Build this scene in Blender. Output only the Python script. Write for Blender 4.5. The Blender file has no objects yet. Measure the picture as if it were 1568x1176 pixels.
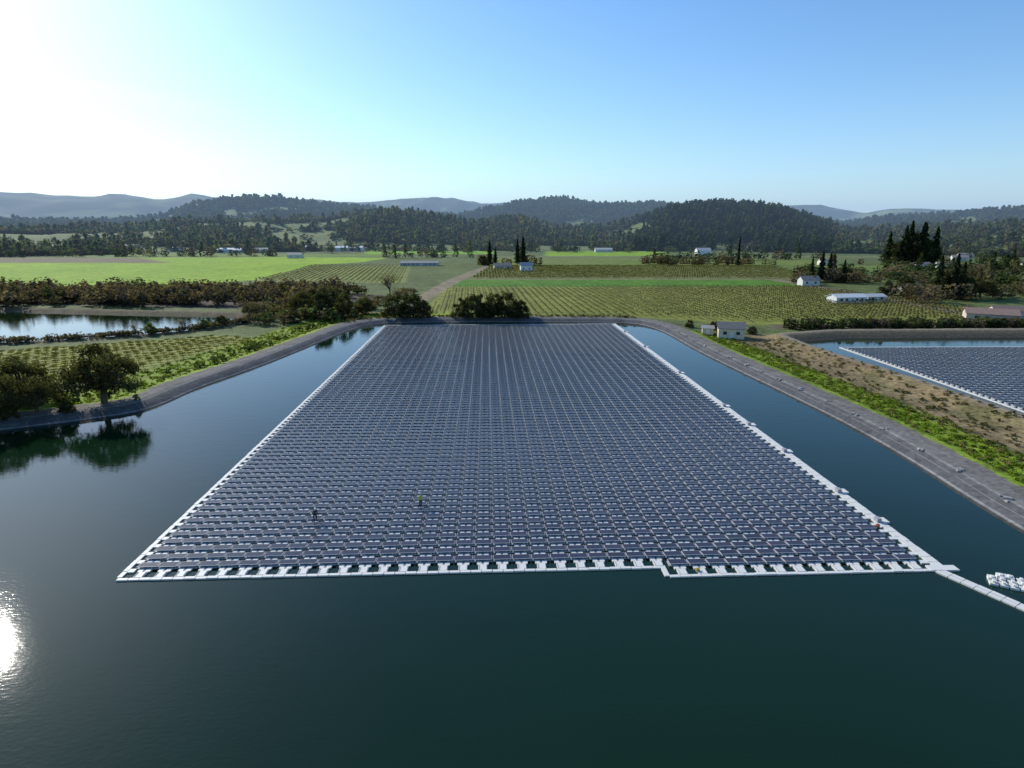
import bpy, math, random
import numpy as np
from mathutils import Vector, Matrix
rad=math.radians
random.seed(7); rng=np.random.default_rng(7)
scn=bpy.context.scene
COL=scn.collection

# ---------------------------------------------------------------- helpers
def link(o,parent=None):
    COL.objects.link(o)
    if parent is not None: o.parent=parent
    return o
def empty(name,loc=(0,0,0),rz=0,s=1):
    e=bpy.data.objects.new(name,None); e.location=loc; e.rotation_euler=(0,0,rz); e.scale=(s,s,s)
    e.empty_display_size=.5
    return link(e)
def mesh_np(name,V,F,mats,mi=None,tint=None,smooth=False,attrs=None):
    V=np.asarray(V,dtype=np.float32).reshape(-1,3); F=np.asarray(F,dtype=np.int32)
    k=F.shape[1]
    me=bpy.data.meshes.new(name)
    me.vertices.add(len(V)); me.vertices.foreach_set('co',V.ravel())
    me.loops.add(F.size); me.loops.foreach_set('vertex_index',F.ravel())
    me.polygons.add(len(F)); me.polygons.foreach_set('loop_start',np.arange(0,F.size,k,dtype=np.int32))
    try: me.polygons.foreach_set('loop_total',np.full(len(F),k,dtype=np.int32))
    except Exception: pass
    for m in mats: me.materials.append(m)
    if mi is not None: me.polygons.foreach_set('material_index',np.asarray(mi,dtype=np.int32))
    me.polygons.foreach_set('use_smooth',np.full(len(F),bool(smooth)))
    if tint is not None:
        a=me.attributes.new('tint','FLOAT_COLOR','POINT')
        t=np.ones((len(V),4),dtype=np.float32); t[:,:3]=tint
        a.data.foreach_set('color',t.ravel())
    if attrs:
        for n,v in attrs.items():
            a=me.attributes.new(n,'FLOAT','POINT'); a.data.foreach_set('value',np.asarray(v,dtype=np.float32).ravel())
    me.update(calc_edges=True)
    return me
def obj(name,me,parent=None,loc=(0,0,0),rz=0,s=1):
    o=bpy.data.objects.new(name,me); o.location=loc; o.rotation_euler=(0,0,rz)
    o.scale=(s,s,s) if not hasattr(s,'__len__') else s
    return link(o,parent)
class MB:
    """quad mesh builder"""
    def __init__(s): s.V=[];s.F=[];s.M=[]
    def quad(s,a,b,c,d,m=0):
        n=len(s.V); s.V+= [a,b,c,d]; s.F.append((n,n+1,n+2,n+3)); s.M.append(m)
    def box(s,x0,x1,y0,y1,z0,z1,m=0,bottom=False,tf=None):
        P=[(x0,y0,z0),(x1,y0,z0),(x1,y1,z0),(x0,y1,z0),(x0,y0,z1),(x1,y0,z1),(x1,y1,z1),(x0,y1,z1)]
        if tf: P=[tf(p) for p in P]
        n=len(s.V); s.V+=P
        fs=[(4,5,6,7),(0,1,5,4),(1,2,6,5),(2,3,7,6),(3,0,4,7)]
        if bottom: fs.append((3,2,1,0))
        for f in fs: s.F.append(tuple(n+i for i in f)); s.M.append(m)
    def tube(s,p0,p1,r0,r1,n=7,m=0):
        p0=Vector(p0);p1=Vector(p1); d=(p1-p0).normalized()
        a=d.orthogonal().normalized(); b=d.cross(a)
        k=len(s.V)
        for p,r in((p0,r0),(p1,r1)):
            for i in range(n):
                t=2*math.pi*i/n; q=p+a*(r*math.cos(t))+b*(r*math.sin(t)); s.V.append(tuple(q))
        for i in range(n):
            j=(i+1)%n; s.F.append((k+i,k+j,k+n+j,k+n+i)); s.M.append(m)
    def mesh(s,name,mats,**k): return mesh_np(name,s.V,s.F,mats,mi=s.M,**k)

def mat(name,col=(.5,.5,.5),rough=.8,metal=0,spec=.5,noise=None,bump=0):
    m=bpy.data.materials.new(name); m.use_nodes=True; nt=m.node_tree; b=nt.nodes['Principled BSDF']
    b.inputs['Base Color'].default_value=(*col,1); b.inputs['Roughness'].default_value=rough
    b.inputs['Metallic'].default_value=metal; b.inputs['Specular IOR Level'].default_value=spec
    if noise:
        sc,amt=noise
        tc=nt.nodes.new('ShaderNodeTexCoord'); n=nt.nodes.new('ShaderNodeTexNoise'); n.inputs['Scale'].default_value=sc
        n.inputs['Detail'].default_value=3; nt.links.new(tc.outputs['Object'],n.inputs['Vector'])
        r=nt.nodes.new('ShaderNodeMapRange'); r.inputs['From Min'].default_value=.3; r.inputs['From Max'].default_value=.7
        r.inputs['To Min'].default_value=1-amt; r.inputs['To Max'].default_value=1+amt
        nt.links.new(n.outputs['Fac'],r.inputs['Value'])
        v=nt.nodes.new('ShaderNodeVectorMath'); v.operation='SCALE'; v.inputs[0].default_value=col
        nt.links.new(r.outputs[0],v.inputs['Scale']); nt.links.new(v.outputs[0],b.inputs['Base Color'])
    return m
def foliage_mat(name,trans=.3):
    m=bpy.data.materials.new(name); m.use_nodes=True; nt=m.node_tree; nt.nodes.clear()
    o=nt.nodes.new('ShaderNodeOutputMaterial'); a=nt.nodes.new('ShaderNodeAttribute'); a.attribute_name='tint'
    d=nt.nodes.new('ShaderNodeBsdfDiffuse'); t=nt.nodes.new('ShaderNodeBsdfTranslucent'); mx=nt.nodes.new('ShaderNodeMixShader')
    mx.inputs[0].default_value=trans
    g=nt.nodes.new('ShaderNodeVectorMath'); g.operation='MULTIPLY'; g.inputs[1].default_value=(1.4,1.5,.6)
    nt.links.new(a.outputs['Color'],d.inputs['Color']); nt.links.new(a.outputs['Color'],g.inputs[0]); nt.links.new(g.outputs[0],t.inputs['Color'])
    nt.links.new(d.outputs[0],mx.inputs[1]); nt.links.new(t.outputs[0],mx.inputs[2]); nt.links.new(mx.outputs[0],o.inputs['Surface'])
    return m

# ---------------------------------------------------------------- value noise
_T=rng.random((256,256))
def vn(x,y):
    xi=np.floor(x).astype(int); yi=np.floor(y).astype(int); fx=x-xi; fy=y-yi
    fx=fx*fx*(3-2*fx); fy=fy*fy*(3-2*fy)
    a=_T[xi%256,yi%256];b=_T[(xi+1)%256,yi%256];c=_T[xi%256,(yi+1)%256];d=_T[(xi+1)%256,(yi+1)%256]
    return (a*(1-fx)+b*fx)*(1-fy)+(c*(1-fx)+d*fx)*fy
def fbm(x,y,o=4):
    r=0;a=.5;t=0
    for i in range(o):
        r=r+a*vn(x+17.3*i,y+9.1*i); t+=a; a*=.5; x=x*2.03;y=y*2.03
    return r/t
def ss(a,b,x):
    t=np.clip((x-a)/(b-a),0,1); return t*t*(3-2*t)

# ---------------------------------------------------------------- layout (metres, water level z=0)
def smooth_poly(P,n=2):
    P=np.array(P,float)
    for _ in range(n):
        Q=np.roll(P,-1,0); P=np.stack([.75*P+.25*Q,.25*P+.75*Q],1).reshape(-1,2)
    return P
MAIN=smooth_poly([(-44,214),(0,215.5),(38,214.5),(46,210),(50,194),(51,165),(53,145),(56,118),(58,97),(58,80),(57,66),(57,20),(57,-40),(20,-60),(-100,-60),
      (-145,-20),(-140,50),(-112,80),(-92,92),(-80,98),(-75,101),(-69,105),(-67,112),(-67,122),(-62,143),(-58,170),(-55,195),(-51,208)])
PONDB=smooth_poly([(87,182),(159,184),(290,186),(290,20),(94,20),(93,80),(93,104),(91,131),(87,160)],1)
PONDC=smooth_poly([(-420,225),(-300,243),(-210,246),(-150,236),(-111,231),(-97,222),(-98,207),(-112,188),(-150,172),(-230,150),(-420,130)],2)
def sdist(P,X,Y):
    P=np.asarray(P,float); d=np.full(X.shape,1e9); ins=np.zeros(X.shape,bool)
    for i in range(len(P)):
        ax,ay=P[i]; bx,by=P[(i+1)%len(P)]; ex,ey=bx-ax,by-ay; L=ex*ex+ey*ey+1e-12
        t=np.clip(((X-ax)*ex+(Y-ay)*ey)/L,0,1)
        d=np.minimum(d,(X-ax-t*ex)**2+(Y-ay-t*ey)**2)
        if ay!=by:
            c=((ay>Y)!=(by>Y))&(X<ex*(Y-ay)/ey+ax); ins^=c
    d=np.sqrt(d); return np.where(ins,-d,d)

# ridge profiles: (bearing as tan, elevation slope)
def prof(pts,dy=0): 
    a=np.array(pts,float); return (a[:,0]-784)/946., (350-a[:,1]-dy)*.00102
R1=prof([(-400,345),(0,356),(100,352),(200,350),(300,344),(400,341),(500,338),(560,328),(600,322),(650,331),(720,342),(800,338),(850,350),(930,352),(985,338),(1030,324),(1100,321),(1160,321),(1200,327),(1260,345),(1300,356),(1400,352),(1480,348),(1568,344),(2000,340)],3)
R2=prof([(-400,325),(0,336),(120,338),(200,335),(250,330),(310,308),(370,304),(425,301),(480,307),(560,313),(620,325),(700,328),(760,316),(810,306),(860,303),(920,310),(1000,309),(1050,315),(1120,322),(1220,338),(1300,340),(1350,331),(1400,328),(1450,325),(1500,321),(1568,319),(2000,315)],6)
R3=prof([(-400,298),(0,294),(30,299),(60,297),(80,300),(110,301),(140,305),(180,299),(215,302),(260,307),(300,302),(420,308),(560,313),(600,309),(650,303),(700,306),(740,313),(900,318),(1100,322),(1200,320),(1230,317),(1260,318),(1320,325),(1360,321),(1390,322),(1450,326),(1568,327),(2000,320)],-1)
def height(X,Y,full=False):
    sA=sdist(MAIN,X,Y); sB=sdist(PONDB,X,Y); sC=sdist(PONDC,X,Y)
    base=.55+.35*fbm(X/45,Y/45,3)
    bA=1.3-np.maximum(sA-8.0,0)*.22; bB=2.0-np.maximum(sB-6.5,0)*.28; bC=1.1-np.maximum(sC-5,0)*.2
    z=np.maximum(base,np.maximum(bA,np.maximum(bB,bC)))
    z=z+.25*(fbm(X/3.,Y/3.,3)-.5)*ss(8,12,sA)
    z=np.minimum(z,np.minimum(sA*1.3/3.0,np.minimum(sB*2./4.5,sC*.35)))
    z=np.maximum(z,-3)
    r=np.hypot(X,Y); th=np.arctan2(X,np.maximum(Y,1e-3)); th=np.where(Y<=0,np.sign(X)*1.5,th)
    thc=np.clip(th,-.95,.95); tn=np.tan(thc)
    wob=fbm(X/170+3,Y/170+8,4)-.5
    def lay(R,r0,amp,up,dn):
        h=33+r0*np.cos(thc)*np.interp(tn,R[0],R[1])
        return h*ss(up[0],up[1],r)*(1-ss(dn[0],dn[1],r)*dn[2])*(1+amp*wob)
    h1=lay(R1,1400,.35,(930,1400),(1450,1900,.55))
    h2=lay(R2,2500,.22,(1650,2500),(2600,3200,.4))
    h3=lay(R3,4600,.14,(3300,4600),(4700,6500,.3))
    hh=np.maximum(h1,np.maximum(h2,h3))
    hh=hh+ss(1000,1300,r)*(1-ss(3000,4000,r))*14*(fbm(X/90,Y/90,3)-.5)+ss(3000,4400,r)*45*(fbm(X/260,Y/260,4)-.5)
    z=np.where(r>920,np.maximum(z+hh,.4),z)
    if full: return z,sA,sB,sC
    return z
def forest_mask(X,Y):
    n=fbm(X/110+31,Y/110+12,4)
    tn=X/np.maximum(Y,1)
    right=ss(.20,.25,tn)*(1-ss(.50,.56,tn))
    cen=ss(-.35,-.25,tn)*(1-ss(.18,.22,tn))
    r=np.hypot(X,Y)
    return n+.30*right*ss(1000,1100,r)+.08*cen*ss(980,1150,r)+.07*ss(1700,2200,r)-.02*(1-ss(-.45,-.3,tn))*(1-ss(1700,1900,r))

# ---------------------------------------------------------------- terrain
def axis(lo,hi,step,far,g):
    a=list(np.arange(lo,hi+.01,step)); s=step; x=a[-1]
    while x<far[1]: s*=g; x+=s; a.append(x)
    s=step; x=a[0]; b=[]
    while x>far[0]: s*=g; x-=s; b.append(x)
    return np.array(b[::-1]+a)
xs=axis(-165,180,1.3,(-6500,6500),1.022); ys=axis(-10,262,1.3,(-400,7500),1.02)
X,Y=np.meshgrid(xs,ys); nx,ny=len(xs),len(ys)
X=X.ravel();Y=Y.ravel()
Z,sA,sB,sC=height(X,Y,True)
def C(*c): return np.array(c,float)
col=np.zeros((len(X),3))+C(.10,.13,.038)
n1=fbm(X/60,Y/60,4)[:,None]; n2=fbm(X/9,Y/9,3)[:,None]
col=col*(.7+.6*n1)
def zone(P,c,soft=1.0,c2=None):
    global col
    d=sdist(P,X,Y); w=(1-ss(-soft,soft,d))[:,None]
    cc=C(*c)*np.ones((len(X),1)) if c2 is None else C(*c)*(1-n1)+C(*c2)*n1
    col=col*(1-w)+cc*w
zone([(-700,330),(-215,345),(-165,390),(-182,560),(-150,600),(-140,700),(-260,720),(-700,690)],(.17,.30,.010),2,(.27,.40,.015))
zone([(-700,600),(-330,590),(-430,700),(-900,720)],(.15,.125,.065),4)
zone([(-700,330),(-330,340),(-360,372),(-700,380)],(.17,.17,.07),4,(.13,.18,.03))
zone([(-900,730),(-150,730),(-180,800),(-1000,860)],(.13,.20,.025),5)
zone([(-165,386),(-65,370),(-92,548),(-182,548)],(.17,.20,.045),1.5,(.20,.22,.06))
zone([(-190,800),(-25,800),(-25,900),(-220,900)],(.20,.36,.012),5)
zone([(40,740),(190,740),(220,900),(50,900)],(.20,.33,.012),5)
zone([(-36,232),(49,222),(80,205),(200,212),(172,345),(-38,345)],(.16,.185,.03),1.5,(.23,.225,.05))
zone([(-36,347),(170,347),(168,396),(-38,396)],(.06,.16,.010),1.5,(.10,.20,.015))
zone([(-30,400),(210,400),(235,545),(-22,545)],(.14,.15,.045),2,(.18,.18,.06))
zone([(-24,550),(300,550),(330,690),(-30,690)],(.12,.19,.02),3,(.17,.18,.05))
zone([(-30,690),(600,700),(650,740),(-30,740)],(.15,.16,.055),3)
zone([(200,450),(420,470),(480,560),(240,545)],(.12,.17,.035),3)
zone([(-50,232),(-42,232),(-32,394),(-15,545),(-24,546),(-42,394)],(.22,.18,.11),.8)      # dirt farm road
zone([(-40,396),(230,396),(231,399),(-40,399)],(.22,.18,.10),1)
zone([(-24,546),(320,546),(320,550),(-24,550)],(.18,.15,.08),1)
zone([(175,212),(184,212),(176,400),(168,400)],(.20,.17,.11),1)
zone([(85,196),(260,200),(260,215),(90,206)],(.12,.10,.06),2)
zone([(-60,214),(-36,222),(-33,240),(-60,244)],(.15,.15,.05),2)
zone([(-160,150),(-122,166),(-92,184),(-72,178),(-86,136),(-104,114),(-200,90)],(.15,.18,.03),1.5,(.22,.23,.05))
w=((1-ss(2,14,sC)))[:,None]; col=col*(1-w)+C(.10,.08,.045)*w
zone([(-700,262),(-200,262),(-105,246),(-62,240),(-60,300),(-150,330),(-700,320)],(.07,.055,.045),4)
w=((1-ss(20,23,sA+6*(n2[:,0]-.5)))*(X<0))[:,None]
col=col*(1-w)+(C(.14,.22,.018)*(1-n1)+C(.25,.31,.03)*n1)*w
w=((1-ss(15,17.5,sA+5*(n2[:,0]-.5)))*(X>0)*(Y<190))[:,None]
col=col*(1-w)+(C(.11,.19,.015)*(1-n1)+C(.23,.30,.025)*n1)*w
w=(ss(14.5,17.5,sA+5*(n2[:,0]-.5))*(X>0)*(X<100)*(Y<186)*(sB>0))[:,None]
n3=fbm(X/5+50,Y/14,4)[:,None]; gmix=.8*ss(.52,.70,n3)
col=col*(1-w)+((C(.17,.125,.065)*(1-n1)+C(.24,.18,.095)*n1)*(1-gmix)+C(.10,.10,.035)*gmix)*w
w=((1-ss(5,9,sA))*(Y>195))[:,None]; col=col*(1-w)+C(.15,.12,.085)*w
r=np.hypot(X,Y); fm=forest_mask(X,Y)
w=ss(900,1000,r)[:,None]; f=ss(.49,.56,fm)[:,None]
hc=(C(.12,.17,.045)*(1-n1)+C(.18,.19,.07)*n1)*(1-f)+C(.04,.055,.03)*f
col=col*(1-w)+hc*w
col=col*(.75+.5*n2)
idx=np.arange(nx*ny).reshape(ny,nx)
F=np.stack([idx[:-1,:-1],idx[:-1,1:],idx[1:,1:],idx[1:,:-1]],-1).reshape(-1,4)

gm=bpy.data.materials.new('ground_soil_grass'); gm.use_nodes=True; nt=gm.node_tree; N=nt.nodes; L=nt.links; B=N['Principled BSDF']
B.inputs['Roughness'].default_value=.95; B.inputs['Specular IOR Level'].default_value=.15
def attr(n):
    a=N.new('ShaderNodeAttribute'); a.attribute_name=n; return a
geo=N.new('ShaderNodeNewGeometry')
def noise(sc,det=4,vec=None):
    n=N.new('ShaderNodeTexNoise'); n.inputs['Scale'].default_value=sc; n.inputs['Detail'].default_value=det
    L.new(vec or geo.outputs['Position'],n.inputs['Vector']); return n.outputs['Fac']
def mth(op,a,b=None,c=None):
    m=N.new('ShaderNodeMath'); m.operation=op
    for i,v in enumerate((a,b,c)):
        if v is None: continue
        if isinstance(v,(int,float)): m.inputs[i].default_value=v
        else: L.new(v,m.inputs[i])
    return m.outputs[0]
def mr(v,a,b,c=0,d=1):
    m=N.new('ShaderNodeMapRange'); m.inputs['From Min'].default_value=a; m.inputs['From Max'].default_value=b
    m.inputs['To Min'].default_value=c; m.inputs['To Max'].default_value=d; L.new(v,m.inputs['Value']); return m.outputs[0]
def mixc(f,a,b):
    m=N.new('ShaderNodeMix'); m.data_type='RGBA'
    L.new(f,m.inputs[0])
    for i,v in ((6,a),(7,b)):
        if isinstance(v,tuple): m.inputs[i].default_value=(*v,1)
        else: L.new(v,m.inputs[i])
    return m.outputs[2]
def scale(c,f):
    v=N.new('ShaderNodeVectorMath'); v.operation='SCALE'; L.new(c,v.inputs[0]); L.new(f,v.inputs['Scale']); return v.outputs[0]
fine=noise(1.3,4); mid=noise(.25,4)
vc=scale(attr('tint').outputs['Color'],mth('MULTIPLY',mr(fine,.3,.7,.55,1.45),mr(mid,.3,.7,.7,1.3)))
vc=mixc(mr(mid,.58,.68,0,.3),vc,(.18,.16,.06))
def ramp(v,stops,mx):
    rp=N.new('ShaderNodeValToRGB'); L.new(mr(v,0,mx),rp.inputs[0]); e=rp.color_ramp.elements
    while len(e)>1: e.remove(e[-1])
    e[0].position=stops[0][0]/mx; e[0].color=(*stops[0][1],1)
    for p,c in stops[1:]:
        q=e.new(p/mx); q.color=(*c,1)
    return rp.outputs[0]
sa=attr('sA').outputs['Fac']; sb=attr('sB').outputs['Fac']
san=mth('ADD',sa,mr(mid,.3,.7,-.35,.35)); sbn=mth('ADD',sb,mr(mid,.3,.7,-.5,.5))
rA=ramp(sa,[(0,(.045,.045,.04)),(.35,(.05,.05,.047)),(.5,(.20,.195,.19)),(.7,(.20,.195,.19)),(.8,(.085,.085,.088)),(2.7,(.10,.099,.10)),(3.0,(.21,.205,.19)),(3.3,(.15,.145,.135)),(4.2,(.14,.135,.125)),(4.9,(.17,.16,.145)),(5.8,(.14,.13,.115)),(7.5,(.18,.16,.13))],8)
rA=scale(rA,mth('MULTIPLY',mr(fine,.3,.7,.75,1.25),mr(mid,.3,.7,.8,1.2)))
rB=ramp(sb,[(0,(.05,.045,.035)),(.6,(.12,.10,.07)),(.9,(.09,.075,.055)),(3.8,(.15,.12,.075)),(4.6,(.24,.20,.15)),(6.8,(.22,.18,.12)),(7.5,(.18,.14,.08))],8)
rB=scale(rB,mr(fine,.3,.7,.7,1.3))
c=mixc(mr(san,7.0,7.4,1,0),vc,rA)
c=mixc(mr(sbn,6.2,7.2,1,0),c,rB)
L.new(c,B.inputs['Base Color'])
bp=N.new('ShaderNodeBump'); bp.inputs['Strength'].default_value=.5; bp.inputs['Distance'].default_value=.25
L.new(fine,bp.inputs['Height']); L.new(bp.outputs[0],B.inputs['Normal'])
obj('ground',mesh_np('ground',np.stack([X,Y,Z],1),F,[gm],tint=col,smooth=True,attrs={'sA':np.clip(sA,-5,60),'sB':np.clip(sB,-5,60)}))
def H(x,y): return float(height(np.array([float(x)]),np.array([float(y)]))[0])

# ---------------------------------------------------------------- water
wm=bpy.data.materials.new('pond_water'); wm.use_nodes=True; nt=wm.node_tree; N=nt.nodes; L=nt.links; B=N['Principled BSDF']
geo=N.new('ShaderNodeNewGeometry')
B.inputs['Roughness'].default_value=.03; B.inputs['IOR'].default_value=1.333; B.inputs['Specular IOR Level'].default_value=.5
cn=noise(.012,4)
L.new(mixc(mr(cn,.35,.65),(.004,.017,.006),(.007,.024,.010)),B.inputs['Base Color'])
mp=N.new('ShaderNodeMapping'); mp.inputs['Rotation'].default_value=(0,0,.6); mp.inputs['Scale'].default_value=(1,2.2,1); L.new(geo.outputs['Position'],mp.inputs['Vector'])
h=mth('ADD',noise(1.6,3,mp.outputs[0]),mth('MULTIPLY',noise(.35,2,mp.outputs[0]),1.2))
amp=mr(noise(.03,3),.35,.65,.2,1.0)
bp=N.new('ShaderNodeBump'); bp.inputs['Distance'].default_value=.05; L.new(mth('MULTIPLY',amp,.25),bp.inputs['Strength'])
L.new(h,bp.inputs['Height']); L.new(bp.outputs[0],B.inputs['Normal'])
m=MB(); m.quad((-430,-70,0),(300,-70,0),(300,260,0),(-430,260,0))
obj('water',m.mesh('water',[wm]))

# ---------------------------------------------------------------- floating solar array
plastic=mat('float_plastic',(.64,.63,.58),.6)
dullp=mat('float_plastic_weathered',(.40,.395,.39),.7)
frame=mat('aluminium_frame',(.62,.62,.63),.5,.15)
gl=bpy.data.materials.new('solar_glass'); gl.use_nodes=True; nt=gl.node_tree; N=nt.nodes; L=nt.links; B=N['Principled BSDF']
B.inputs['Roughness'].default_value=.3; B.inputs['IOR'].default_value=1.30
a=N.new('ShaderNodeAttribute'); a.attribute_name='tint'
L.new(a.outputs['Color'],B.inputs['Base Color'])
backs=mat('panel_backsheet',(.30,.30,.32),.7)
AM=[plastic,frame,gl,backs,dullp]
PW,PD,RP,CP=1.84,1.02,1.6,1.975
def cell():
    m=MB()
    T=rad(5.5); ct,st=math.cos(T),math.sin(T)
    def tf(p): # tilt: high side toward -y
        return (p[0],p[1]*ct+p[2]*st, .27-p[1]*st+p[2]*ct)
    m.box(-PW/2,PW/2,-PD/2,PD/2,-.018,.018,1,False,tf)
    f=.026
    q=[(-PW/2+f,-PD/2+f,.022),(PW/2-f,-PD/2+f,.022),(PW/2-f,PD/2-f,.022),(-PW/2+f,PD/2-f,.022)]
    m.quad(*[tf(p) for p in q],2)
    q=[(-PW/2,PD/2,-.021),(PW/2,PD/2,-.021),(PW/2,-PD/2,-.021),(-PW/2,-PD/2,-.021)]
    m.quad(*[tf(p) for p in q],3)
    m.box(-.955,.955,-.47,.44,-.15,.11,4)                # main float
    m.box(-.52,-.40,-.39,-.34,.11,.27,4); m.box(.40,.52,-.39,-.34,.11,.27,4)
    m.box(-.60,-.12,-1.08,-.53,-.12,.14,0)            # two connecting floats in front
    m.box(.12,.60,-1.08,-.53,-.12,.14,0); m.box(-.12,.12,-.95,-.65,-.12,.10,4)
    return m
def array_mesh(name,cells,origin,ang,extra=None):
    T=cell(); V=np.array(T.V);Fq=np.array(T.F);M=np.array(T.M)
    n=len(cells); c=np.array(cells,float)
    VV=np.repeat(V[None],n,0)
    j=(rng.random((n,1))-.5)*.02; k=(rng.random((n,1))-.5)*.03
    VV[:,:,2]+=(V[None,:,2]>.2)*(V[None,:,0]*j+V[None,:,1]*k)+ (rng.random((n,1))-.5)*.02
    VV[:,:,0]+=c[:,0:1]; VV[:,:,1]+=c[:,1:2]
    FF=(Fq[None]+np.arange(n)[:,None,None]*len(V)).reshape(-1,4)
    t=np.zeros((n,len(V),3))+C(.026,.021,.037); t*= (1+.5*(rng.random((n,1,1))-.5))
    VV=VV.reshape(-1,3);MM=np.tile(M,n);t=t.reshape(-1,3)
    if extra is not None:
        FF=np.concatenate([FF,np.array(extra.F)+len(VV)]); VV=np.concatenate([VV,np.array(extra.V)]); MM=np.concatenate([MM,np.array(extra.M)])
        t=np.concatenate([t,np.zeros((len(extra.V),3))+.5])
    me=mesh_np(name,VV,FF,AM,mi=MM,tint=t)
    return obj(name,me,loc=origin,rz=ang)
ex=MB()
def strip(x0,y0,x1,y1,w,ln=1.05,z=.15,j=.02):
    """chain of square floats"""
    d=math.hypot(x1-x0,y1-y0); n=max(1,int(d/ln)); dx,dy=(x1-x0)/d,(y1-y0)/d
    for i in range(n):
        a=i*d/n+.03; b=(i+1)*d/n-.03; o=random.uniform(-j,j); zz=z+random.uniform(-.02,.02)
        def tf(p,o=o): return (x0+dx*p[0]-dy*(p[1]+o),y0+dy*p[0]+dx*(p[1]+o),p[2])
        ex.box(a,b,-w/2,w/2,-.12,zz,0,False,tf)
NC=40; NR=97
cells=[]
U0=1.55; V0=1.75
for i in range(NC):
    for jx in range(NR):
        cells.append((U0+i*CP,V0+.55+jx*RP))
    if U0+i*CP>53.5: cells.append((U0+i*CP,V0+.55-RP))
right=U0+(NC-.5)*CP
strip(-.3,0,53.2,0,.36)
strip(53.4,-RP,right+2.6,-RP,.36); strip(53.2,-RP,53.2,.3,.5)
for i in range(NC):
    u=U0+i*CP; y0=V0-RP if u>53.5 else V0
    ex.box(u-.45,u+.45,y0-1.56,y0-.58,-.12,.165,0)
    ex.box(u-.40,u-.35,y0-1.45,y0-.66,.168,.21,4); ex.box(u+.35,u+.40,y0-1.45,y0-.66,.168,.21,4)
top=V0+.55+(NR-.3)*RP
strip(-.25,.3,-.25,top,.45)
for jx in range(NR):
    y=V0+.55+jx*RP-.8; ex.box(-.0,.62,y-.3,y+.3,-.12,.14,0)
strip(right+1.15,-RP+.3,right+1.15,top,.50); strip(right+1.72,-RP+.3,right+1.72,top,.50)
for jx in range(-1,NR):
    y=V0+.55+jx*RP-.8; ex.box(right+.1,right+.88,y-.28,y+.28,-.12,.14,0)
strip(0,top+.3,right+2,top+.3,.45)
for jx in (4,9,18,26,33,50,70,86):
    y=V0+jx*RP; ex.box(right+1.0,right+1.5,y,y+.7,.17,.62,3); ex.box(right+2.0,right+2.5,y,y+1.2,-.1,.2,0)
ORG=(-38.0,51.2,0); ANG=rad(2.35)
ca,sn=math.cos(ANG),math.sin(ANG)
def W(u,v): return (ORG[0]+u*ca-v*sn,ORG[1]+u*sn+v*ca)
array_mesh('floating_solar_array',cells,ORG,ANG,ex)
ex=MB(); strip(-1.3,-1,-1.3,112,.45); strip(-1.3,112,80,112,.45)
for jx in range(69): ex.box(-1.1,-.3,jx*RP+.55-.3,jx*RP+.55+.3,-.12,.14,0)
array_mesh('floating_solar_array',[(.7+i*CP,1+jx*RP) for i in range(40) for jx in range(69)],(97.5,56,0),rad(1.2),ex)
ex=MB(); x0,y0=W(right+.6,-RP-.2)
strip(x0,y0,x0+5.5,y0-9.5,.5); strip(x0+.5,y0+.28,x0+6,y0-9.2,.5); strip(x0+5.5,y0-9.7,x0+13,y0-24,.5); strip(x0+6,y0-9.4,x0+13.5,y0-23.7,.5)
strip(x0-.5,y0+.5,x0+2.4,y0+.55,.9,1.0)
obj('floating_gangway',mesh_np('floating_gangway',ex.V,ex.F,[plastic],mi=ex.M))
ex=MB()
for i in range(5):
    for jx in range(3):
        if (i,jx) in((4,2),(0,2)): continue
        a=-.5+random.uniform(-.05,.05)
        def tf(p,i=i,jx=jx,a=a): 
            x=p[0]+i*.78;y=p[1]+jx*.82; return (x*math.cos(a)-y*math.sin(a),x*math.sin(a)+y*math.cos(a),p[2])
        ex.box(-.34,.34,-.36,.36,-.1,.2+.12*(random.random()<.4),0,False,tf)
        ex.box(-.12,.12,-.2,.2,.3,.42,0,False,tf)
obj('float_raft',mesh_np('float_raft',ex.V,ex.F,[plastic],mi=ex.M),loc=(46.2,50.6,0))
# tool cases left on the walkway floats
def tool_case(u,v,colr):
    x,y=W(u,v); m=MB(); m.box(-.28,.28,-.18,.18,0,.24); m.box(-.29,.29,-.19,.19,.243,.32,0,True); m.box(-.10,-.07,-.02,.02,.32,.38,1); m.box(.07,.10,-.02,.02,.32,.38,1); m.box(-.10,.10,-.02,.02,.38,.41,1,True)
    obj('tool_case',m.mesh('tool_case',[mat('case_shell',colr,.5),mat('case_handle',(.05,.05,.05),.5)]),loc=(x,y,.17),rz=.4,s=.7)
tool_case(56.4,V0-RP-1.0,(.45,.30,.05)); tool_case(right+.5,7.3,(.35,.09,.05))

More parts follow.
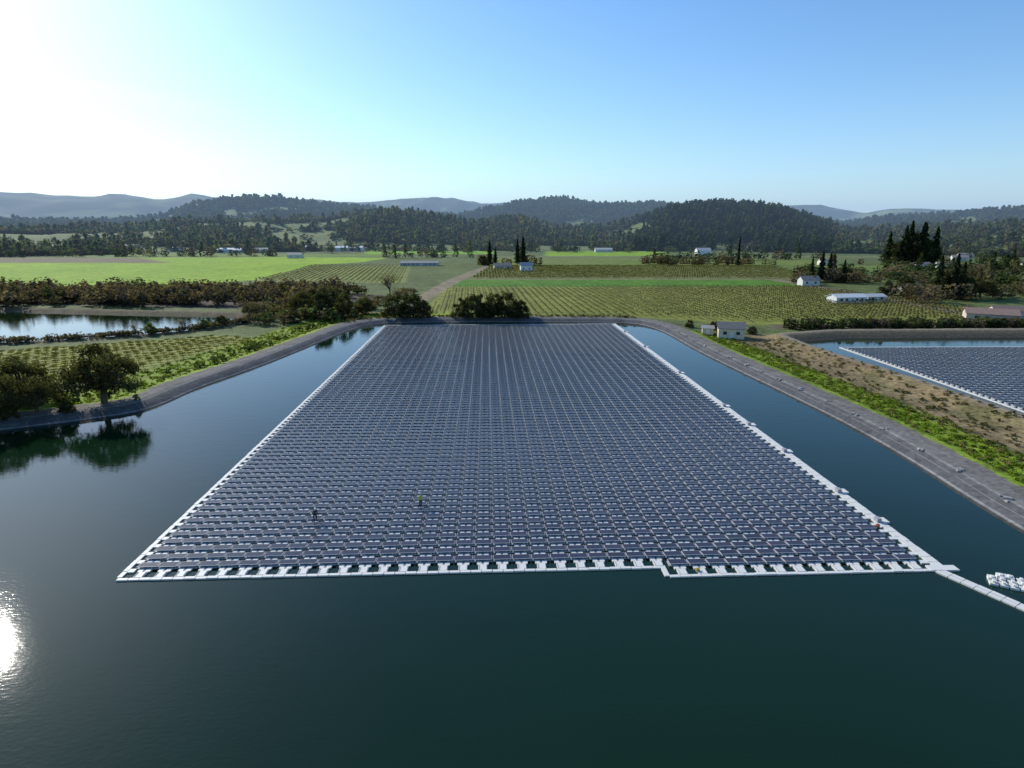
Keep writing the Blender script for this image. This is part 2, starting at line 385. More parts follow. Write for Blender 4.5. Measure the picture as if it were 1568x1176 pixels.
# ballast bags and ropes holding the liner of the east bank
bagm=mat('ballast_bag_cloth',(.32,.31,.29),.9,noise=(6,.2)); ropem=mat('ballast_rope_fibre',(.26,.25,.23),.9)
shore=[(57,40),(57,66),(58,80),(58,97),(56,118),(53,145),(51,165),(50,192)]
def shore_pt(y,off): 
    xx=np.interp(y,[p[1] for p in shore],[p[0] for p in shore])+off; return (xx,y,H(xx,y)+.03)
bags=MB(); ropes=MB()
y=44
while y<190:
    for k in range(random.choice((2,3,4))):
        a=shore_pt(y+random.uniform(-.9,.9),3.0+random.uniform(-.3,.3)); w_=random.uniform(.14,.26); l_=w_*1.6; t=random.random()*3
        def tf(p,a=a,t=t): return (a[0]+p[0]*math.cos(t)-p[1]*math.sin(t),a[1]+p[0]*math.sin(t)+p[1]*math.cos(t),a[2]+p[2])
        bags.box(-l_,l_,-w_,w_,-.08,.08,0,False,tf); bags.box(-l_*.75,l_*.75,-w_*.7,w_*.7,.08,.14,0,False,tf)
    ropes.tube(shore_pt(y,3.2),shore_pt(y+3.5,.3),.035,.035,4)
    ropes.tube(shore_pt(y,1.9),shore_pt(y+7.5,1.9),.03,.03,4)
    y+=7.0+random.random()*2
obj('ballast_bags',bags.mesh('ballast_bags',[bagm])); obj('ballast_ropes',ropes.mesh('ballast_ropes',[ropem]))

# ---------------------------------------------------------------- trees
bark=mat('bark',(.08,.062,.045),.9,noise=(3,.3)); leafm=foliage_mat('leaves',.35)
def leaves(P,Nrm,size,tint):
    n=len(P); a=rng.normal(size=(n,3)); 
    nn=Nrm+rng.normal(size=(n,3))*.6; nn/=np.linalg.norm(nn,axis=1)[:,None]
    a=np.cross(nn,a); a/=np.linalg.norm(a,axis=1)[:,None]; b=np.cross(nn,a)
    s=(size*(.6+.8*rng.random(n)))[:,None]
    V=np.stack([P-a*s*.5,P+b*s*.35,P+a*s*.5,P-b*s*.35],1)
    F=np.arange(4*n).reshape(n,4); return V.reshape(-1,3),F,np.repeat(tint,4,0)
def tree_mesh(name,h,w,kind='oak',n=4500,leaf=.45,base=(.045,.06,.02),lobes=20,low=.28,lr=(.12,.19)):
    m=MB(); P=[];NN=[];T=[]
    base=C(*base)
    if kind=='oak':
        m.tube((0,0,-.3),(.1,.05,h*max(low,.15)),w*.04,w*.03,8)
        fork=Vector((.1,.05,h*max(low,.15)))
        for i in range(lobes):
            t=2*math.pi*(i*.618)+random.random()*.6; rr=math.sqrt((i+.5)/lobes)
            top_=h*(.92-.14*random.random())*math.sqrt(max(.08,1-(rr*.88)**2)); R=w*random.uniform(*lr)
            lo_=h*low+R*.6
            zc=lo_+max(0,top_-R*.7-lo_)*random.choice([.1,.45,.8,1,1])*random.uniform(.85,1)
            c=Vector((w*.40*rr*math.cos(t),w*.40*rr*math.sin(t),zc))
            mid=fork.lerp(c,.5)+Vector((random.uniform(-.3,.3),random.uniform(-.3,.3),h*.03))
            m.tube(fork,mid,w*.016,w*.010,5); m.tube(mid,c,w*.010,w*.004,5)
            q=int(n/lobes); d=rng.normal(size=(q,3)); d/=np.linalg.norm(d,axis=1)[:,None]
            rad_=R*(.35+.75*rng.random((q,1)))*(1+.35*np.sin(d[:,0:1]*7+i)*np.cos(d[:,1:2]*6))
            p=np.array(c)+d*rad_*C(1,1,.8); p[:,2]=np.maximum(p[:,2],h*low*.8+.2)
            P.append(p); NN.append(d)
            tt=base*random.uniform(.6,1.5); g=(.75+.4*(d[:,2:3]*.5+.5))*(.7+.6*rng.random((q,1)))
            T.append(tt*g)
    elif kind=='conifer':
        m.tube((0,0,-.3),(0,0,h*.9),h*.018,h*.004,7)
        q=n; k=rng.random(q)**.75; z=h*(.10+.9*k)
        rmax=w*.5*(1-k)**.8*(1.05-.35*(k*16-np.floor(k*16)))*(.75+.3*np.sin(np.floor(k*16)*2.4)); t=rng.random(q)*6.283
        lob=.75+.3*np.sin(t*5+np.floor(k*16)*1.7)
        rr=rmax*lob*(.35+.65*rng.random(q)**.6)
        P.append(np.stack([rr*np.cos(t),rr*np.sin(t),z-rr*.18],1)); NN.append(np.stack([np.cos(t)*.5,np.sin(t)*.5,np.ones(q)*.8],1))
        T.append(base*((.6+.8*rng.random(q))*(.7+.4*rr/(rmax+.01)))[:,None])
    elif kind=='bare':
        def br(p,d,l,r,dep):
            e=p+d*l; m.tube(p,e,r,r*.65,5 if dep<2 else 3)
            if dep>=4: return
            for _ in range(4 if dep<3 else 3):
                nd=(d+Vector((random.uniform(-.75,.75),random.uniform(-.75,.75),random.uniform(-.1,.6)))).normalized()
                br(p+d*l*random.uniform(.6,1),nd,l*random.uniform(.55,.8),r*.6,dep+1)
        br(Vector((0,0,-.2)),Vector((.03,0,1)),h*.3,w*.03,0)
        q=n; d=rng.normal(size=(q,3)); d/=np.linalg.norm(d,axis=1)[:,None]; rr=(rng.random((q,1)))**.4*(.8+.3*np.sin(d[:,0:1]*5)*np.cos(d[:,1:2]*4))
        P.append(d*rr*C(w*.5,w*.5,h*.36)+C(0,0,h*.6)); NN.append(d); T.append(base*(.6+.8*rng.random((q,1))))
    P=np.concatenate(P);NN=np.concatenate(NN);T=np.concatenate(T)
    LV,LF,LT=leaves(P,NN,leaf,T)
    V=np.array(m.V); F=np.array(m.F)
    return mesh_np(name,np.concatenate([V,LV]),np.concatenate([F,LF+len(V)]),[bark,leafm],mi=np.concatenate([np.zeros(len(F)),np.ones(len(LF))]),
        tint=np.concatenate([np.full((len(V),3),.06),LT]))
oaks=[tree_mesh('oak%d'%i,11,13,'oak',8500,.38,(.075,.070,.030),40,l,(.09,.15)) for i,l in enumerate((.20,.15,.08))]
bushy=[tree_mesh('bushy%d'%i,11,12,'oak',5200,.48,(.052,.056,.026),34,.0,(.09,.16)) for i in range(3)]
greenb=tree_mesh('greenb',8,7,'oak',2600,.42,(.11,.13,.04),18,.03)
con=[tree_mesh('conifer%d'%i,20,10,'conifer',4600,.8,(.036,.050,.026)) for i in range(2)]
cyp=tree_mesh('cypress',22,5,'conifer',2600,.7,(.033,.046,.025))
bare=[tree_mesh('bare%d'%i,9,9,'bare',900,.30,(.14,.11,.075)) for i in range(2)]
def tree(name,me,x,y,s,rz=None,sz=None):
    rz=random.uniform(0,6.28) if rz is None else rz
    return obj(name,me,loc=(x,y,H(x,y)-.1),rz=rz,s=(s,s,s*(sz or 1)))
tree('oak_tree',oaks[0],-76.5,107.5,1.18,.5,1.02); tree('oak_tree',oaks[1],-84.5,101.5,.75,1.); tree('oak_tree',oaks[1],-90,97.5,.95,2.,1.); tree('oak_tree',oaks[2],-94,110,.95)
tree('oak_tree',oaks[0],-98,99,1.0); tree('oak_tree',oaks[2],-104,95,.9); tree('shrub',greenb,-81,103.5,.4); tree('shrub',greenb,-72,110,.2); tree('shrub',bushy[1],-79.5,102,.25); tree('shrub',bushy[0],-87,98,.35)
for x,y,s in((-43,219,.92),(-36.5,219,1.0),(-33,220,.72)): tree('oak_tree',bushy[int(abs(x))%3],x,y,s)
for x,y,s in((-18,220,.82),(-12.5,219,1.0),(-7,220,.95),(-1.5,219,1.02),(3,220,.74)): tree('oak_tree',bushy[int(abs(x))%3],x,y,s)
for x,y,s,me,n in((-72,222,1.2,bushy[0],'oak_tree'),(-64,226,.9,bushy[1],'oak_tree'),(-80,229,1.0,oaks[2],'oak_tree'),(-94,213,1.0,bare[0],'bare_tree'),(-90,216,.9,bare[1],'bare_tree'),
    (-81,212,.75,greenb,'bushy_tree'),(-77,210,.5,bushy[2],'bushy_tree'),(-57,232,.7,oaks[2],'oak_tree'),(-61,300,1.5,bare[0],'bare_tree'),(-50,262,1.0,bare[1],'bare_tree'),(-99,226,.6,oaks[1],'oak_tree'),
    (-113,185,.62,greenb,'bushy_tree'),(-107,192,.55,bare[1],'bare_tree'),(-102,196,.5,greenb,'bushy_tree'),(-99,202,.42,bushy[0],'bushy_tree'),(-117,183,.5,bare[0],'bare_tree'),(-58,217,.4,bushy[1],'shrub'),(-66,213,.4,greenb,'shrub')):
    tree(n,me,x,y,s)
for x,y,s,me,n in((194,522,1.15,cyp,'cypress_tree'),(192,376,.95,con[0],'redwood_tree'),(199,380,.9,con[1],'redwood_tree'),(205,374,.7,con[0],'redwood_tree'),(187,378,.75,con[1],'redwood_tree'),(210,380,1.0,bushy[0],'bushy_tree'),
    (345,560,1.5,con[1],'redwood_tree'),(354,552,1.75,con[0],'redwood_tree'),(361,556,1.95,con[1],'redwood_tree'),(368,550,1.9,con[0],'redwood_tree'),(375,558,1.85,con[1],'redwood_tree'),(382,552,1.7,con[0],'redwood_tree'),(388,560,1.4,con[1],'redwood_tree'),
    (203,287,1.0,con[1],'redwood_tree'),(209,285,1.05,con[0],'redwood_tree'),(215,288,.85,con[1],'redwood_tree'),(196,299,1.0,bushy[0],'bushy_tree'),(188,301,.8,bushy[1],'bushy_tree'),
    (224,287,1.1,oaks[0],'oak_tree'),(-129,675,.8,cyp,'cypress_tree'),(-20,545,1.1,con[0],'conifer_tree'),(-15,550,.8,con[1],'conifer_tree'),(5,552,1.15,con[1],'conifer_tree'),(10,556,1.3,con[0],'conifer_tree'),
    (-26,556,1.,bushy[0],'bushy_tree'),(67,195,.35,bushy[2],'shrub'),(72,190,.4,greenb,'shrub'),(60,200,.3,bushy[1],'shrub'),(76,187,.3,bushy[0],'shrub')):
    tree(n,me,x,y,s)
for x,y,s,z in((350,556,1.9,1.35),(366,554,2.3,1.45),(380,556,2.0,1.35),(206,288,1.3,1.15),(213,284,1.2,1.1)): tree('redwood_tree',bushy[int(x)%3],x,y,s,None,z)
def proto(kind,n,q=1.):
    d=rng.normal(size=(n,3)); d/=np.linalg.norm(d,axis=1)[:,None]
    if kind==0:
        P=d*(.55+.45*rng.random((n,1)))*C(.5,.5,.42); P[:,2]+=.5; P+= .10*np.sin(P*9+rng.random(3)*6)
    else:
        k=rng.random(n)**.8; t=rng.random(n)*6.28; r_=.33*(1-k)**.75*(.4+.6*rng.random(n)); P=np.stack([r_*np.cos(t),r_*np.sin(t),.05+1.0*k],1)
    V,F,_=leaves(P,d,q/math.sqrt(n)*1.9,np.ones((n,3)))
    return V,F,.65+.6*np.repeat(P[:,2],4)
def mass(name,pts,size,kinds,cols,nq,asp=1.0):
    """one named object made of many scattered plants"""
    n=len(pts); pts=np.asarray(pts,float); z=height(pts[:,0],pts[:,1])
    prot=[proto(k,nq) for k in kinds]; pick=rng.integers(0,len(prot),n); cols=np.array(cols); 
    VV=[];FF=[];TT=[];off=0
    for i,(V,F,sh) in enumerate(prot):
        m=np.where(pick==i)[0]
        if not len(m): continue
        a=rng.random(len(m))*6.28; s=size*(.6+.8*rng.random(len(m))) ; hz=s*(1.25 if kinds[i] else .8)*asp
        c,s_=np.cos(a)[:,None],np.sin(a)[:,None]
        x=(V[None,:,0]*c-V[None,:,1]*s_)*s[:,None]+pts[m,0][:,None]
        y=(V[None,:,0]*s_+V[None,:,1]*c)*s[:,None]+pts[m,1][:,None]
        zz=V[None,:,2]*hz[:,None]+z[m][:,None]-.3*min(1,size/6)
        cc=cols[rng.integers(0,len(cols),len(m))]*(.7+.6*rng.random((len(m),1)))
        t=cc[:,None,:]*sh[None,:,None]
        VV.append(np.stack([x,y,zz],-1).reshape(-1,3)); TT.append(t.reshape(-1,3))
        FF.append((F[None]+np.arange(len(m))[:,None,None]*len(V)).reshape(-1,4)+off); off+=len(m)*len(V)
    return obj(name,mesh_np(name,np.concatenate(VV),np.concatenate(FF),[leafm],tint=np.concatenate(TT)))
DK=[(.045,.062,.028),(.060,.076,.030),(.036,.052,.027)]; BR=[(.12,.085,.068),(.14,.105,.075),(.10,.08,.055)]
DK2=[(.06,.08,.04),(.09,.105,.045),(.050,.068,.038),(.11,.10,.055),(.10,.08,.055)]
n=52000; th=rng.uniform(-.92,.92,n); rr=np.sqrt(rng.uniform(930**2,1900**2,n)); px,py=rr*np.sin(th),rr*np.cos(th)
keep=forest_mask(px,py)+.12*(rng.random(n)-.2)>.51; px,py=px[keep],py[keep]
tnn=px/py; rt=(tnn>.2)&(tnn<.52)&(np.hypot(px,py)<1700)
pp=np.stack([px,py],1)
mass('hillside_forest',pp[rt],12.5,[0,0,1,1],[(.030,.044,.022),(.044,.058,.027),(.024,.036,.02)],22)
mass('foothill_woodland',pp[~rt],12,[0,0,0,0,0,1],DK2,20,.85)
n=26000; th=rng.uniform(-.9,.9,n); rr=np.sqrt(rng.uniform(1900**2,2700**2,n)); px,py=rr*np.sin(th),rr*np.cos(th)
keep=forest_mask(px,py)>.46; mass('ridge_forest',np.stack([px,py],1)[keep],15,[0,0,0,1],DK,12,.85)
def linepts(a,b,n,wd):
    t=rng.random(n); return np.stack([a[0]+(b[0]-a[0])*t+rng.normal(size=n)*wd*.3,a[1]+(b[1]-a[1])*t+rng.normal(size=n)*wd],1)
pts=np.concatenate([linepts((-1000,860),(-180,900),220,32),linepts((-180,900),(700,900),280,25),linepts((-700,720),(-280,740),50,8),linepts((140,600),(330,680),40,12),
   linepts((200,420),(420,470),60,14),linepts((330,480),(700,600),120,40),linepts((230,300),(420,420),70,25),linepts((-160,700),(-40,705),16,4),linepts((500,700),(800,760),90,20)])
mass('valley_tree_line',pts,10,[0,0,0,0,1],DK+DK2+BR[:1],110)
pts=np.concatenate([linepts((120,560),(235,555),40,7),linepts((170,365),(260,400),34,12),linepts((-30,560),(30,560),14,5),linepts((180,270),(260,300),16,8),linepts((220,330),(380,420),40,25)])
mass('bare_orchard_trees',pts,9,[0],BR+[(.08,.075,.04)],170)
pts=np.stack([rng.uniform(-480,-75,900),rng.uniform(0,1,900)],1); pts[:,1]=254+pts[:,1]*60+np.where(pts[:,0]<-210,-4,0)
k=sdist(PONDC,pts[:,0],pts[:,1])>4
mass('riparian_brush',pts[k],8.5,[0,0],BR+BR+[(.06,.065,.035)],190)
pts=np.concatenate([linepts((-100,236),(-58,240),36,6),linepts((-62,246),(-50,300),20,4),linepts((-95,205),(-60,222),20,5)])
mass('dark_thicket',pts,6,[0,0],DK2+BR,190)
def along(P,s0,s1,n,cond):
    out=[]
    while len(out)<n:
        q=rng.uniform((-150,60),(110,235),(4000,2)); d=sdist(P,q[:,0],q[:,1]); ok=(d>s0)&(d<s1)&cond(q[:,0],q[:,1]); out+=q[ok].tolist()
    return np.array(out[:n])
mass('levee_shrubs',along(MAIN,9,15,60,lambda x,y:(x<-40)&(y>108)),1.9,[0,0],DK+[(.08,.10,.03)],60)
mass('pond_margin_reeds',along(PONDC,.5,5,320,lambda x,y:(y<225)),2.0,[0,0],BR+[(.13,.11,.06)],60)
mass('hedge',linepts((92,197),(235,203),260,1.6),3.6,[0,0],DK+[(.09,.09,.04)]+BR[:1],110)
mass('far_shore_grass',along(MAIN,4.5,9,260,lambda x,y:(y>205)&(x<45)),1.1,[0],[(.11,.11,.05),(.16,.12,.07)],30)
mass('weeds',np.concatenate([along(MAIN,8.5,22,1500,lambda x,y:(x<-40)&(y>98)),along(MAIN,8.5,17,1500,lambda x,y:(x>40)&(y<190))]),.8,[0],[(.14,.20,.02),(.19,.26,.03),(.09,.13,.02),(.18,.15,.06)],22,.6)
mass('dry_weeds',along(MAIN,15,30,420,lambda x,y:(x>50)&(x<90)&(y<175)),.85,[0],[(.13,.12,.05),(.20,.15,.08),(.08,.08,.035)],26,.8)

def vines(name,P,ang,sp,st,h,colr,jit=.15):
    P=np.array(P,float); c0=P.mean(0); R_=300; ca_,sa_=math.cos(ang),math.sin(ang)
    a=np.arange(-R_,R_,sp);b=np.arange(-R_,R_,st); A,Bq=np.meshgrid(a,b); A=A.ravel();Bq=Bq.ravel()+rng.normal(size=A.size)*jit
    x=c0[0]+A*ca_-Bq*sa_; y=c0[1]+A*sa_+Bq*ca_
    k=(sdist(P,x,y)<-1)&(rng.random(len(x))>.04); x,y=x[k],y[k]; n=len(x); z=height(x,y)
    d=C(-sa_,ca_); e=C(ca_,sa_); V=np.zeros((n,12,3)); 
    hh=h*(.8+.4*rng.random(n)); w1=st*.44
    def pt(i,al,ac,zz): V[:,i,0]=x+d[0]*al+e[0]*ac; V[:,i,1]=y+d[1]*al+e[1]*ac; V[:,i,2]=z+zz
    pt(0,-w1,.0,hh*.6);pt(1,w1,.0,hh*.65);pt(2,w1*.8,.1,hh);pt(3,-w1*.8,-.1,hh*.95)
    pt(4,-.07,-.02,0*hh);pt(5,.07,-.02,0*hh);pt(6,.06,-.02,hh*.9);pt(7,-.06,-.02,hh*.9)
    pt(8,-.25,-.35,hh*.75);pt(9,.35,-.3,hh*.7);pt(10,.3,.35,hh*.75);pt(11,-.35,.33,hh*.8)
    F=(np.array([[0,1,2,3],[4,5,6,7],[8,9,10,11]])[None]+np.arange(n)[:,None,None]*12).reshape(-1,4)
    t=np.repeat((C(*colr)*(.6+.8*rng.random((n,1))))[:,None,:],12,1).reshape(-1,3)
    obj(name,mesh_np(name,V.reshape(-1,3),F,[leafm],tint=t))
vines('vineyard_rows',[(-34,234),(49,226),(85,212),(196,216),(170,343),(-36,343)],rad(4),3.1,2.0,1.5,(.085,.078,.036))
vines('vineyard_rows',[(-28,402),(208,402),(232,543),(-20,543)],rad(-60),4.6,2.4,1.3,(.09,.09,.045))
vines('vineyard_rows',[(-163,386),(-67,371),(-94,546),(-180,546)],rad(8),3.6,2.4,1.5,(.09,.088,.042))
vines('vineyard_rows',[(-158,150),(-122,164),(-92,181),(-74,176),(-87,137),(-104,116),(-180,96)],rad(-54),3.1,1.9,1.1,(.11,.10,.045))

# ---------------------------------------------------------------- buildings
def house(name,x,y,rz,Lx,Wy,Hh,Rh,wall,roofc,nwin=3,ov=.4):
    e=empty(name,(x,y,H(x,y)-.05),rz)
    wmt=mat(name+'_wall',wall,.85,noise=(1.2,.12)); rm=mat(name+'_roof',roofc,.7,noise=(2,.15)); gm_=mat(name+'_glass',(.03,.035,.04),.15); tr=mat(name+'_trim',(.6,.6,.58),.6)
    m=MB(); a,b=Lx/2,Wy/2; m.box(-a,a,-b,b,0,Hh)
    m.F.pop(0);m.M.pop(0)
    m.quad((-a,-b,Hh),(-a,b,Hh),(-a,.01,Hh+Rh),(-a,-.01,Hh+Rh)); m.quad((a,b,Hh),(a,-b,Hh),(a,-.01,Hh+Rh),(a,.01,Hh+Rh))
    obj('walls',m.mesh('walls',[wmt]),e)
    m=MB(); k=Rh/b; t=.12
    for s in(-1,1):
        A=[(-a-ov,0,Hh+Rh+.02),(a+ov,0,Hh+Rh+.02),(a+ov,s*(b+ov),Hh-k*ov+.02),(-a-ov,s*(b+ov),Hh-k*ov+.02)]
        Bt=[(p[0],p[1],p[2]+t) for p in A]; m.quad(*Bt); m.quad(*A)
        for i in range(1,4):
            j=(i+1)%4; m.quad(A[i],A[j],Bt[j],Bt[i])
    obj('roof',m.mesh('roof',[rm]),e)
    for s in(-1,1):
        m=MB();f=MB()
        for i in range(nwin):
            cx=-a+Lx*(i+1)/(nwin+1); y0=s*b
            if s==-1 and i==nwin//2: continue
            yy=sorted((y0,y0+s*.05)); y2=sorted((y0+s*.003,y0+s*.08))
            f.box(cx-.65,cx+.65,yy[0],yy[1],Hh*.38,Hh*.38+1.2,0,True); m.box(cx-.55,cx+.55,y2[0],y2[1],Hh*.38+.1,Hh*.38+1.1,0,True)
        if m.V: obj('windows',m.mesh('windows',[gm_]),e); obj('window_frames',f.mesh('window_frames',[tr]),e)
    m=MB(); cx=-a+Lx*(nwin//2+1)/(nwin+1); m.box(cx-.6,cx+.6,-b-.06,-b,0.02,2.1,0,True); obj('door',m.mesh('door',[tr]),e)
    return e
house('pump_house',67,181,rad(-14),7.5,5.5,3.3,1.5,(.62,.52,.38),(.17,.16,.15),3)
house('storage_shed',61.5,186,rad(-14),3.2,3,2.4,.6,(.50,.45,.38),(.35,.34,.32),1)
house('greenhouse',152,272,rad(8),15,7,2.6,1.2,(.6,.62,.62),(.62,.63,.62),5)
house('greenhouse',166,276,rad(8),9,6,2.4,1.,(.5,.5,.5),(.5,.5,.5),3)
house('farmhouse',172,214,rad(-28),15,8,3,1.6,(.5,.42,.34),(.26,.17,.13),4)
house('farmhouse',184,222,rad(-10),10,7,3,1.5,(.55,.5,.45),(.22,.15,.12),3)
house('barn',174,354,rad(0),10,7,3.5,2,(.6,.58,.55),(.2,.18,.17),3)
house('white_farmhouse',11,474,rad(5),9,7,4.5,2.4,(.7,.7,.68),(.28,.30,.33),3)
house('farmhouse',-8,500,rad(10),14,8,3,2,(.4,.36,.3),(.22,.19,.16),4)
house('barn',-83,548,rad(3),34,10,2.6,1.5,(.40,.40,.37),(.28,.28,.27),8)
house('farmhouse',345,512,rad(10),14,8,3.2,1.8,(.7,.68,.65),(.25,.2,.18),3)
house('farmhouse',370,520,rad(-20),12,8,3.2,1.8,(.6,.58,.52),(.2,.16,.15),3)
house('barn',-391,850,rad(0),34,14,4,2.5,(.72,.72,.7),(.65,.65,.64),6)
house('barn',-350,852,rad(8),20,12,4,2.5,(.5,.4,.3),(.3,.3,.3),4)
house('barn',-240,905,rad(0),40,14,5,2.5,(.7,.7,.68),(.68,.68,.68),6)
house('barn',-310,912,rad(4),26,12,5,2.5,(.6,.6,.58),(.6,.6,.6),4)
house('white_farmhouse',250,800,rad(0),18,12,5,3,(.75,.75,.73),(.4,.4,.4),4)
house('barn',130,870,rad(0),24,12,4,2,(.5,.5,.48),(.4,.4,.4),4)
house('farmhouse',-245,690,rad(0),16,9,4,2,(.6,.55,.5),(.3,.28,.26),3)
house('farmhouse',-540,870,rad(10),20,12,5,3,(.6,.58,.52),(.2,.2,.2),4)
house('farmhouse',205,312,rad(20),12,8,3.2,1.8,(.6,.57,.5),(.22,.18,.16),3)
for x,y in((410,620),(470,640),(-480,870),(520,700),(290,560),(440,520)):
    house('farmhouse',x,y,rad(random.uniform(-30,30)),14,9,3.5,2,(.62,.6,.55),(.24,.2,.18),3)

# ---------------------------------------------------------------- people
skinm=mat('skin',(.40,.24,.17),.6); helm=mat('helmet_shell',(.65,.62,.55),.35)
def person(name,x,y,z,rz,top,legs,lean=0.,reach=0.):
    import bmesh
    e=empty(name,(x,y,z),rz,1.06)
    bm_=bpy.data.materials.new(name+'_clothes'); bm_.use_nodes=True; n=bm_.node_tree; bs=n.nodes['Principled BSDF']; bs.inputs['Roughness'].default_value=.9
    tc=n.nodes.new('ShaderNodeTexCoord'); sp=n.nodes.new('ShaderNodeSeparateXYZ'); gt=n.nodes.new('ShaderNodeMath'); gt.operation='GREATER_THAN'; gt.inputs[1].default_value=.93
    mx=n.nodes.new('ShaderNodeMix'); mx.data_type='RGBA'; mx.inputs[6].default_value=(*legs,1); mx.inputs[7].default_value=(*top,1)
    n.links.new(tc.outputs['Object'],sp.inputs[0]); n.links.new(sp.outputs[2],gt.inputs[0]); n.links.new(gt.outputs[0],mx.inputs[0]); n.links.new(mx.outputs[2],bs.inputs['Base Color'])
    sl=math.sin(lean); cl=math.cos(lean)
    def up(dx,dy,dz): return (dx, dy*cl-dz*sl, .95+dz*cl+dy*sl)
    hand=lambda s:up(s*.24,-.18-reach*.3,.02+reach*.15)
    J=[((0,0,.95),.16),(up(0,0,.22),.14),(up(0,.01,.42),.18),(up(0,0,.53),.065),(up(0,-.01,.60),.055)]
    E=[(0,1),(1,2),(2,3),(3,4)]
    for s in(-1,1):
        k=len(J); J+=[(up(s*.18,0,.45),.08),(up(s*.25,.03,.20),.06),(hand(s),.035)]; E+=[(2,k),(k,k+1),(k+1,k+2)]
        k=len(J); J+=[((s*.09,0,.88),.11),((s*.13,-.05-.05*s,.48),.075),((s*.15,.02+.14*s,.09),.05),((s*.155,-.13+.14*s,.04),.04)]; E+=[(0,k),(k,k+1),(k+1,k+2),(k+2,k+3)]
    me=bpy.data.meshes.new('body'); me.from_pydata([j[0] for j in J],E,[]); me.materials.append(bm_)
    o=obj('body',me,e); sk=o.modifiers.new('Skin','SKIN')
    for i,j in enumerate(J): me.skin_vertices[0].data[i].radius=(j[1],j[1]*(.8 if i<3 else 1))
    me.skin_vertices[0].data[0].use_root=True
    o.modifiers.new('Sub','SUBSURF').levels=1; o.modifiers['Sub'].render_levels=2; sk.use_smooth_shade=True
    hc=Vector(up(0,-.03,.70)); m=bpy.data.meshes.new('head')
    b=bmesh.new(); bmesh.ops.create_uvsphere(b,u_segments=14,v_segments=10,radius=.11)
    for v in b.verts:
        v.co.x*=.8; v.co.z*=1.12
        if v.co.z<-.04: v.co.x*=.8; v.co.y*=.85
        if v.co.y<-.09 and abs(v.co.x)<.03 and abs(v.co.z)<.03: v.co.y-=.02
    for s in(-1,1): bmesh.ops.create_icosphere(b,subdivisions=1,radius=.022,matrix=Matrix.Translation((s*.09,0,0)))
    b.to_mesh(m); b.free(); m.materials.append(skinm); obj('head',m,e,loc=hc)
    m=bpy.data.meshes.new('hard_hat'); b=bmesh.new(); bmesh.ops.create_uvsphere(b,u_segments=14,v_segments=10,radius=.135)
    for v in b.verts:
        if v.co.z<0: v.co.z=0; v.co.xy=v.co.xy*1.18
    b.to_mesh(m); b.free(); m.materials.append(helm); obj('hard_hat',m,e,loc=hc+Vector((0,0,.035)))
    for s in(-1,1):
        p=Vector(hand(s)); V=[tuple(p),tuple(p+Vector((0,-.03,-.07)))];E2=[(0,1)];Rr=[.026,.03]
        for f in range(5):
            off=(f-2)*.017*s; ln=(.045,.065,.072,.066,.05)[f]; k=len(V)
            V+=[tuple(p+Vector((off,-.04,-.09))),tuple(p+Vector((off*1.2,-.06,-.09-ln)))]; E2+=[(1,k),(k,k+1)]; Rr+=[.010,.008]
        me=bpy.data.meshes.new('hand'); me.from_pydata(V,E2,[]); me.materials.append(skinm); o=obj('hand',me,e); o.modifiers.new('Skin','SKIN')
        for i,q in enumerate(Rr): me.skin_vertices[0].data[i].radius=(q,q)
        me.skin_vertices[0].data[0].use_root=True
    return e
px_,py_=W(U0+7*CP+.3,V0+.55+6*RP-.8)
person('worker',px_,py_,.14,rad(40),(.07,.05,.045),(.02,.02,.03),.45,.8)
px_,py_=W(U0+13*CP+.3,V0+.55+8*RP-.8)
person('worker',px_,py_,.14,rad(-120),(.40,.42,.06),(.02,.02,.03),.08,.2)

# ---------------------------------------------------------------- thin haze over the valley beyond the fields, its skylit glow put in as emission
hm=bpy.data.materials.new('emissive_haze'); hm.use_nodes=True; n=hm.node_tree; n.nodes.clear(); o=n.nodes.new('ShaderNodeOutputMaterial')
ab=n.nodes.new('ShaderNodeVolumeAbsorption'); em=n.nodes.new('ShaderNodeEmission'); ad=n.nodes.new('ShaderNodeAddShader'); DEN=.00015
ab.inputs['Color'].default_value=(0,0,0,1); ab.inputs['Density'].default_value=DEN; em.inputs['Color'].default_value=(.36,.54,.82,1); em.inputs['Strength'].default_value=DEN  # faint blue emission imitates skylight scattered by distant air
n.links.new(ab.outputs[0],ad.inputs[0]); n.links.new(em.outputs[0],ad.inputs[1]); n.links.new(ad.outputs[0],o.inputs['Volume'])
m=MB(); m.box(-7000,7000,560,8500,-10,330,0,True); obj('emissive_haze_air',m.mesh('emissive_haze_air',[hm]))

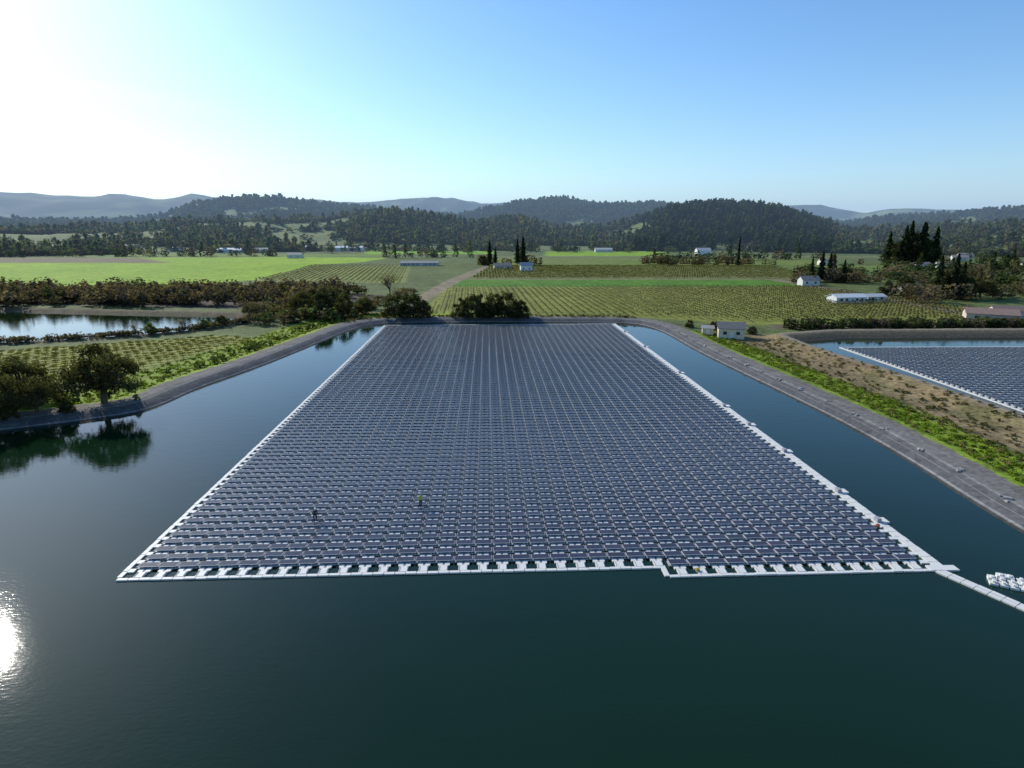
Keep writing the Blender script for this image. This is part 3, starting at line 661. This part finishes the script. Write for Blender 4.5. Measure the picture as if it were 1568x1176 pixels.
# ---------------------------------------------------------------- light, sky, camera
EL=29.;AZ=-45.
sun=bpy.data.lights.new('sun','SUN'); sun.energy=5.0; sun.angle=rad(.5); sun.color=(1,.95,.86)
so=bpy.data.objects.new('sun',sun); link(so)
d=Vector((math.sin(rad(AZ))*math.cos(rad(EL)),math.cos(rad(AZ))*math.cos(rad(EL)),math.sin(rad(EL))))
so.rotation_euler=d.to_track_quat('Z','Y').to_euler(); so.location=d*300
w=bpy.data.worlds.new('World'); scn.world=w; w.use_nodes=True; nt=w.node_tree; N=nt.nodes; L=nt.links; bg=N['Background']
sky=N.new('ShaderNodeTexSky'); sky.sky_type='NISHITA'; sky.sun_disc=False; sky.sun_elevation=rad(EL); sky.sun_rotation=rad(AZ)
sky.air_density=1.0; sky.dust_density=.45; sky.ozone_density=2.0; sky.altitude=50
hs=N.new('ShaderNodeHueSaturation'); hs.inputs['Saturation'].default_value=1.18; L.new(sky.outputs[0],hs.inputs['Color'])
tm=N.new('ShaderNodeVectorMath'); tm.operation='MULTIPLY'; tm.inputs[1].default_value=(1.08,1.24,1.38); L.new(hs.outputs[0],tm.inputs[0])
tc=N.new('ShaderNodeTexCoord'); dt=N.new('ShaderNodeVectorMath'); dt.operation='DOT_PRODUCT'; dt.inputs[1].default_value=(-.154,.102,-.9825); L.new(tc.outputs['Generated'],dt.inputs[0])
sx=N.new('ShaderNodeSeparateXYZ'); L.new(tc.outputs['Generated'],sx.inputs[0])
mp=N.new('ShaderNodeMapping'); mp.inputs['Scale'].default_value=(5,5,60); L.new(tc.outputs['Generated'],mp.inputs['Vector'])
cl=noise(1.0,5,mp.outputs[0])
band=mr(mth('ABSOLUTE',mth('ADD',dt.outputs['Value'],mr(cl,.3,.7,-.006,.006))),.0,.014,1,0)
msk=mth('MULTIPLY',mth('MULTIPLY',band,mr(sx.outputs[0],-.38,-.60,0,1)),mr(cl,.3,.6,.2,.5))
c=mixc(msk,tm.outputs[0],(9.,9.,9.))
L.new(c,bg.inputs['Color']); bg.inputs['Strength'].default_value=.13

cam=bpy.data.cameras.new('camera'); co=bpy.data.objects.new('camera',cam); link(co)
cam.sensor_width=36; cam.lens=20.98; cam.clip_end=20000; cam.clip_start=.5
co.location=(0,0,33); co.rotation_euler=(rad(90-14.59),0,0)
scn.camera=co
scn.view_settings.view_transform='Standard'; scn.view_settings.look='None'; scn.view_settings.exposure=0
